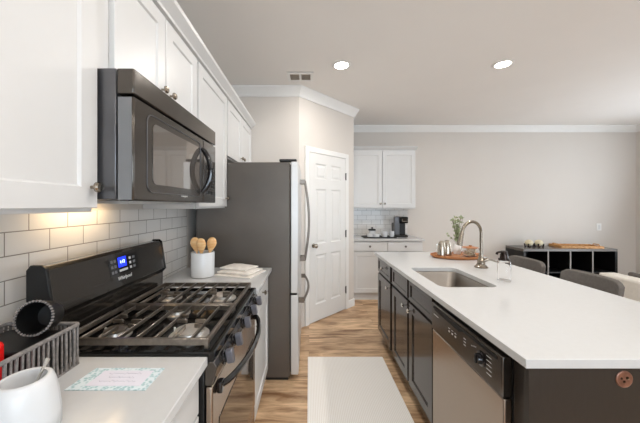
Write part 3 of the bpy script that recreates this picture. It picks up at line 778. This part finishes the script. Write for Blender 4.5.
for i in range(70):
    a = random.uniform(0, 2*PI); q = random.uniform(0, .054); z = random.uniform(.016, .074)
    b.lathe([(0, -.009), (.008, -.005), (.010, 0), (.008, .005), (0, .009)], (bxp+math.cos(a)*q, byp+math.sin(a)*q, tz+z), (random.uniform(-1, 1), random.uniform(-1, 1), .3), 7)
o = b.build('cream_pieces', M['shells'], t); o['kind'] = 'stuff'
MB().lathe([(.070, .0855), (.070, .090), (.050, .094), (.012, .097), (.014, .108), (0, .110)], (bxp, byp, tz), seg=24).build('lid', M['cherry'], t)

# ------------------------------------------------------------------ bar stools
def stool(x, y, label):
    t = thing('bar_stool', label, 'bar stool', (x, y, 0), 'bar stools along the island')
    b = MB(); ny, nz = 14, 8; Wd, z0, z1, th = .42, .60, .935, .055
    def pt(i, j, k):
        a = (i/ny-.5)*2; s_ = j/nz
        z = z0+(z1-z0)*s_
        hw = Wd/2*(1-.06*(1-s_))
        drop = .03*max(0, abs(a)-.72)**2/.0784 * (s_**4)
        return (x+.19+.05*s_-.045*a*a+(th if k else 0)*(1-.35*s_), y+a*hw, z-drop)
    G = [[[b.v(pt(i, j, k)) for j in range(nz+1)] for i in range(ny+1)] for k in (0, 1)]
    for k in (0, 1):
        for i in range(ny):
            for j in range(nz): b.face([G[k][i][j], G[k][i+1][j], G[k][i+1][j+1], G[k][i][j+1]])
    for i in range(ny):
        b.face([G[0][i][0], G[0][i+1][0], G[1][i+1][0], G[1][i][0]]); b.face([G[0][i][nz], G[0][i+1][nz], G[1][i+1][nz], G[1][i][nz]])
    for j in range(nz):
        b.face([G[0][0][j], G[0][0][j+1], G[1][0][j+1], G[1][0][j]]); b.face([G[0][ny][j], G[0][ny][j+1], G[1][ny][j+1], G[1][ny][j]])
    b.build('backrest', M['greyfab'], t, bevel=.012, seg=3, sharp=60)
    MB().rrect(x-.22, x+.17, y-.21, y+.21, .60, .67, .06).build('seat', M['greyfab'], t, bevel=.015, seg=3)
    for sx in (-1, 1):
        for sy in (-1, 1):
            MB().tube([(x-.03+sx*.15, y+sy*.16, .5995), (x-.03+sx*.20, y+sy*.20, 0.0)], [.016, .012], 10).build('leg', M['blackm'], t)
    MB().tube([(x-.212, y-.19, .22), (x-.212, y+.19, .22)], .009, 8).build('footrest', M['blackm'], t)
stool(1.73, 1.94, 'charcoal upholstered bar stool at the island, nearest the viewer')
stool(1.73, 2.52, 'charcoal upholstered bar stool at the island, farther and nearer the dark shelf')

# ------------------------------------------------------------------ dark cube shelf on the far wall and the things on it
sx0, sx1, sy0, sy1, sh = 3.33, 4.79, 4.345, 4.742, .735
t = thing('cube_shelf', 'low black-brown cube shelf against the far wall', 'shelf', ((sx0+sx1)/2, (sy0+sy1)/2, 0))
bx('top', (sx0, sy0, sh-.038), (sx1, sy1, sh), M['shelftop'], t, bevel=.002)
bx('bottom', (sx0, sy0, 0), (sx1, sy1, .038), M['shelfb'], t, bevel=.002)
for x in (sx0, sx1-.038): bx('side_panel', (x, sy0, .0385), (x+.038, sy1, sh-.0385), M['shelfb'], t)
bx('back_panel', (sx0+.0385, sy1-.01, .0385), (sx1-.0385, sy1, sh-.0385), M['shelfb'], t)
wi = (sx1-sx0-.076)/4
for i in range(1, 4):
    x = sx0+.038+wi*i; d = bx('divider', (x-.009, sy0+.003, .0385), (x+.009, sy1-.011, sh-.0385), M['shelfb'], t); bx('edge_strip', (x-.010, sy0, .0385), (x+.010, sy0+.0028, sh-.0385), M['shelfe'], d)
for i in range(4):
    x = sx0+.038+wi*i+.01; bx('shelf_board', (x, sy0+.002, .36), (x+wi-.02, sy1-.011, .378), M['shelfb'], t)
def votive(x, y, label):
    t = thing('candle_holder', label, 'candle holder', (x, y, sh), 'candle holders on the cube shelf')
    b = MB()
    for i in range(4):
        a = PI/4+PI/2*i; cx, cy = x+.05*math.cos(a), y+.05*math.sin(a)
        b.tube([(cx, cy, sh+.0005), (cx+.01*math.cos(a), cy+.01*math.sin(a), sh+.06)], [.012, .009], 8)
    b.lathe([(.05, .012), (.05, .022), (0, .022)], (x, y, sh), seg=20)
    b.build('stand', M['bronze'], t)
    MB().lathe([(.02, .0225), (.05, .045), (.058, .075), (.045, .105), (.02, .12), (0, .122)], (x, y, sh), seg=20).build('candle', M['cream'], t)
votive(3.56, 4.53, 'cream globe candle in a dark stand, left one of the pair on the cube shelf')
votive(3.72, 4.53, 'cream globe candle in a dark stand, right one of the pair nearer the wooden tray')
t = thing('wooden_tray', 'rectangular wooden serving tray lying on the cube shelf', 'tray', (4.31, 4.53, sh))
b = MB().box((-.30, -.14, .001), (.30, .14, .012)).build('tray_base', M['oakb'], t)
for a_, c_ in (((-.30, -.14), (.30, -.125)), ((-.30, .125), (.30, .14)), ((-.30, -.1245), (-.285, .1245)), ((.285, -.1245), (.30, .1245))):
    MB().box((a_[0], a_[1], .0125), (c_[0], c_[1], .038)).build('rim', M['oakb'], t, bevel=.003)
for x in (-.292, .292):
    MB().tube([(x, -.06, .038), (x, -.05, .056), (x, .05, .056), (x, .06, .038)], .008, 8).build('handle', M['oakb'], t)
for ch in t.children: ch.data.transform(Matrix.Translation(ORG[t.name]))   # local to the tray already
t.rotation_euler = (0, 0, math.radians(-9))

# wall switch
t = thing('light_switch', 'white light switch plate on the far wall above the cube shelf', 'light switch', (4.92, YF-.001, 1.04))
bx('plate', (4.88, YF-.007, .985), (4.96, YF-.0005, 1.105), M['trim'], t, bevel=.002)
bx('rocker', (4.903, YF-.010, 1.01), (4.937, YF-.0072, 1.08), M['cab'], t, bevel=.001)

# ------------------------------------------------------------------ seating at the right edge
t = thing('armchair', 'cream upholstered armchair behind the nearer bar stool', 'armchair', (3.0, 2.2, 0))
bx('backrest', (2.65, 1.86, .14), (2.80, 2.57, .80), M['creamfab'], t, bevel=.02, seg=3)
bx('seat', (2.801, 1.98, .14), (3.40, 2.45, .45), M['creamfab'], t, bevel=.03, seg=3)
for y in (1.865, 2.451): bx('arm', (2.801, y, .14), (3.38, y+.114, .58), M['creamfab'], t, bevel=.03, seg=3)
for x in (2.70, 3.32):
    for y in (1.92, 2.51): MB().tube([(x, y, .139), (x, y, 0)], [.02, .014], 8).build('leg', M['blackm'], t)
t = thing('dining_chair', 'low dark chair at the right edge beyond the cream armchair', 'chair', (3.9, 3.0, 0))
bx('backrest', (3.62, 2.75, .32), (3.68, 3.19, .655), M['greyfab'], t, bevel=.02, seg=3)
bx('seat', (3.62, 2.75, .25), (4.1, 3.19, .315), M['greyfab'], t, bevel=.015)
for x in (3.66, 4.06):
    for y in (2.79, 3.15): MB().tube([(x, y, .249), (x, y, 0)], .014, 8).build('leg', M['blackm'], t)

# ------------------------------------------------------------------ rug
o = MB().rrect(-.01, .68, .2, 2.595, .0005, .008, .006, 2).build('rug', M['rug'])
tag(o, 'long cream ribbed runner rug between range and island', 'rug')

# ------------------------------------------------------------------ ceiling lights and vent
def downlight(x, y, label):
    t = thing('recessed_light', label, 'ceiling light', (x, y, CZ), 'recessed ceiling lights')
    MB().lathe([(.066, -.001), (.092, -.001), (.092, -.006), (.080, -.010), (.066, -.008)], (x, y, CZ), seg=32, cap=False).lathe([(.066, -.008), (.066, -.001)], (x, y, CZ), seg=32, cap=False).build('trim_ring', M['trim'], t)
    MB().lathe([(.0655, -.001), (.0655, -.005), (0, -.007)], (x, y, CZ), seg=32).build('lamp', M['lamp'], t)
    l = bpy.data.lights.new('downlight_lamp', 'AREA'); l.shape = 'DISK'; l.size = .13; l.energy = 6.3; l.color = (1, .96, .92)
    lo = bpy.data.objects.new('downlight_lamp', l); C.objects.link(lo); lo.location = (x, y, CZ-.012)
downlight(.312, 2.69, 'round recessed ceiling light nearer the air vent')
downlight(1.85, 2.67, 'round recessed ceiling light above the island, right of the other')
for x, y in ((.312, .9), (1.85, .9), (.312, -.9), (1.85, -.9)):  # extra fixtures added outside the view for more light
    downlight(x, y, 'round recessed ceiling light added out of view to brighten the room')
t = thing('air_vent', 'white rectangular ceiling air vent near the pantry wall', 'vent', (-.085, 2.93, CZ))
VX0, VX1, VY0, VY1 = -.225, .045, 2.83, 3.02
bx('backing', (VX0+.02, VY0+.02, CZ-.004), (VX1-.02, VY1-.02, CZ-.001), M['grille'], t)
b = MB()
for a, c in (((VX0, VY0), (VX1, VY0+.03)), ((VX0, VY1-.03), (VX1, VY1)), ((VX0, VY0+.03), (VX0+.03, VY1-.03)), ((VX1-.03, VY0+.03), (VX1, VY1-.03)), ((-.10, VY0+.03), (-.08, VY1-.03))):
    b.box((a[0], a[1], CZ-.012), (c[0], c[1], CZ-.0045))
b.build('frame', M['trim'], t)
for i in range(12):
    for a, c in ((VX0+.031, -.101), (-.079, VX1-.031)):
        y = VY0+.037+.0105*i
        MB().prism([(a, y, CZ-.011), (a, y+.002, CZ-.011), (a, y+.005, CZ-.0045), (a, y+.003, CZ-.0045)], (c-a, 0, 0)).build('slat', M['slat'], t)

# ------------------------------------------------------------------ things on the near left counter
cz = .9155
t = thing('basket', 'grey woven rectangular basket at the left of the near counter', 'basket', (-.845, .70, cz))
b = MB(); bx0, bx1, by0, by1, bh = -.940, -.718, .50, .876, .125
def weave(p0, p1, n):
    p0, p1 = Vector(p0), Vector(p1)
    for i in range(n):
        p = p0.lerp(p1, (i+.5)/n); b.tube([p+Vector((0, 0, .004)), p+Vector((random.uniform(-.002, .002), random.uniform(-.002, .002), bh*.5)), p+Vector((0, 0, bh))], random.uniform(.0026, .0042), 6)
c4 = [(bx0, by0, cz), (bx1, by0, cz), (bx1, by1, cz), (bx0, by1, cz)]
for i, n in zip(range(4), (17, 27, 17, 27)): weave(c4[i], c4[(i+1) % 4], n)
b.build('woven_sides', M['wicker'], t)
b = MB(); pts = [(x, y, cz+bh) for x, y in rr(bx0, bx1, by0, by1, .012, 3)]
b.tube(pts, .006, 8, closed=True); b.build('rim', M['wicker'], t)
bx('basket_base', (bx0, by0, cz), (bx1, by1, cz+.006), M['wicker'], t)
t = thing('tumbler', 'black tumbler with a grey ribbed rim tilted in the basket', 'tumbler', (-.84, .80, cz+.01))
ax = Vector((.18, -.95, .22)).normalized(); oc = Vector((-.786, .800, 1.088))
b = MB().lathe([(.036, -.07), (.044, -.04), (.047, 0), (.043, 0), (.040, -.04), (.032, -.065), (0, -.065)], oc, ax, 28); b.build('cup', M['blackm'], t)
u = ax.cross(Vector((0, 0, 1))).normalized(); v_ = ax.cross(u)
b = MB()
for i in range(36):
    a = 2*PI*i/36; p = oc+u*(.047*math.cos(a))+v_*(.047*math.sin(a)); b.lathe([(0, -.005), (.003, -.003), (.0036, 0), (.003, .003), (0, .005)], p, ax, 6)
b.build('ribbed_rim', M['wicker'], t)
o = MB().rrect(-.82, -.755, .64, .705, cz+.0065, 1.072, .02, 3).build('packet', M['red'], bevel=.01); tag(o, 'bright red packet standing in the basket', 'packet')
o = MB().rrect(-.90, -.76, .515, .575, cz+.0065, 1.03, .01, 3).build('packet', M['purple'], bevel=.006); tag(o, 'dark plum packet standing in the near end of the basket', 'packet')
o = MB().rrect(-.925, -.735, .725, .865, cz+.0065, 1.028, .012, 3).build('packet', M['blackm'], bevel=.006); tag(o, 'black packet lying in the basket under the tilted tumbler', 'packet')
# sugar jar with spoon
jx, jy = -.615, .605
t = thing('ceramic_jar', 'white fluted ceramic jar at the front of the near counter', 'jar', (jx, jy, cz))
b = MB(); seg = 48
def jr(r, z, flute): return [b.v((jx+r*(1+flute*(1 if i % 2 else -1))*math.cos(2*PI*i/seg), jy+r*(1+flute*(1 if i % 2 else -1))*math.sin(2*PI*i/seg), cz+z)) for i in range(seg)]
R = [jr(.056, .0, 0), jr(.061, .004, .012), jr(.061, .04, .014), jr(.056, .085, .014), jr(.052, .105, .004), jr(.047, .119, 0), jr(.042, .1225, 0), jr(.037, .121, 0), jr(.036, .105, 0), jr(.046, .03, 0), jr(.03, .012, 0)]
b.face(R[0])
for A, B in zip(R, R[1:]):
    for i in range(seg): b.face([A[i], A[(i+1) % seg], B[(i+1) % seg], B[i]])
b.face(R[-1]); b.build('jar_body', M['ceramic'], t, sharp=60)
t = thing('spoon', 'small steel spoon standing in the white ceramic jar', 'spoon', (jx, jy, cz+.02))
MB().tube([(jx-.012, jy-.005, cz+.03), (jx+.008, jy+.010, cz+.09), (jx+.022, jy+.022, cz+.135), (jx+.027, jy+.026, cz+.150)], [.003, .003, .004, .0055], 8, flat=.5).build('handle', M['chrome'], t)
MB().lathe([(0, -.018), (.010, -.010), (.013, 0), (.010, .012), (0, .018)], (jx-.012, jy-.005, cz+.030), (.3, .2, 1), 12, sx=1, sy=.35).build('bowl', M['chrome'], t)
# greeting card
t = thing('card', 'pale card with teal patterned border lying on the near counter', 'card', (-.545, .80, cz))
c4 = [(-.655, .748, cz), (-.437, .748, cz), (-.437, .850, cz), (-.645, .850, cz)]
MB().prism(c4, (0, 0, .0015)).build('border', M['teal'], t)
MB().prism([(-.612, .765, cz+.0016), (-.462, .765, cz+.0016), (-.462, .835, cz+.0016), (-.608, .835, cz+.0016)], (0, 0, .0006)).build('sheet', M['paper'], t)
b = MB()
for row, (xa, xb) in enumerate(((-.585, -.49), (-.575, -.50), (-.59, -.485))):
    n = 40; pts = []
    for i in range(n):
        s_ = i/(n-1); pts.append((xa+(xb-xa)*s_+.002*math.sin(i*1.7), .820-.018*row+.0035*math.sin(i*1.25+row)*(.5+.5*math.sin(i*.37+row)), cz+.0026))
    b.tube(pts, .0004, 4)
b.build('handwriting', M['ink'], t)

# ------------------------------------------------------------------ crock, spoons, towel by the refrigerator
kx, ky = -.745, 1.965
t = thing('utensil_crock', 'white ceramic crock of wooden spoons beside the refrigerator', 'crock', (kx, ky, cz))
t['label'] = 'white cylindrical ceramic crock on the short counter beside the refrigerator'
MB().lathe([(.070, 0), (.078, .004), (.079, .165), (.077, .170), (.071, .168), (.071, .012), (0, .012)], (kx, ky, cz), seg=36).build('crock_body', M['ceramic'], t)
for dx, dy, lean, lab in ((-.036, .01, -.04, 'wooden spoon at the left of the white crock'), (.0, -.035, .01, 'wooden spoon in the middle of the white crock'), (.034, .012, .04, 'wooden spoon leaning right in the white crock')):
    o = thing('wooden_spoon', lab, 'spoon', (kx+dx*.6, ky+dy*.6, cz+.013), 'wooden spoons in the white crock')
    p0 = Vector((kx+dx*.4, ky+dy*.4, cz+.020)); p1 = Vector((kx+dx+lean*.3, ky+dy, cz+.175)); d = (p1-p0).normalized()
    MB().tube([p0, p1], [.005, .006], 8).build('handle', M['beech'], o)
    MB().lathe([(.007, -.012), (.020, .014), (.032, .042), (.034, .062), (.026, .084), (.014, .094), (0, .097)], p1, d, 18, sx=1, sy=.35).build('spoon_bowl', M['beech'], o)
b = MB()
def towel_layer(x0, x1, y0, y1, z, th, rot, bulge):
    n = 10; c = Vector(((x0+x1)/2, (y0+y1)/2, 0)); rt = Matrix.Rotation(rot, 3, 'Z')
    G = []
    for k in (0, 1):
        g = []
        for i in range(n+1):
            r = []
            for j in range(n+1):
                p = Vector((x0+(x1-x0)*i/n, y0+(y1-y0)*j/n, 0)); q = rt @ (p-c)+c
                e = math.sin(PI*i/n)**.4*math.sin(PI*j/n)**.4
                zz = z+(th*(.35+.65*e)+.002*math.sin(i*1.3+j*.7+bulge)*e if k else 0)
                r.append(b.v((q.x, q.y, zz)))
            g.append(r)
        G.append(g)
    for k in (0, 1):
        for i in range(n):
            for j in range(n): b.face([G[k][i][j], G[k][i+1][j], G[k][i+1][j+1], G[k][i][j+1]])
    for i in range(n):
        for j in (0, n): b.face([G[0][i][j], G[0][i+1][j], G[1][i+1][j], G[1][i][j]])
        for j in (0, n): b.face([G[0][j][i], G[0][j][i+1], G[1][j][i+1], G[1][j][i]])
towel_layer(-.645, -.355, 1.93, 2.17, cz, .014, -.30, 0)
towel_layer(-.630, -.375, 1.95, 2.15, cz+.0145, .024, -.36, 1.5)
towel_layer(-.625, -.40, 1.98, 2.14, cz+.039, .018, -.42, 3)
tag(b.build('dish_towel', M['linen'], sharp=60), 'folded cream linen dish towel on the short counter beside the refrigerator', 'towel')
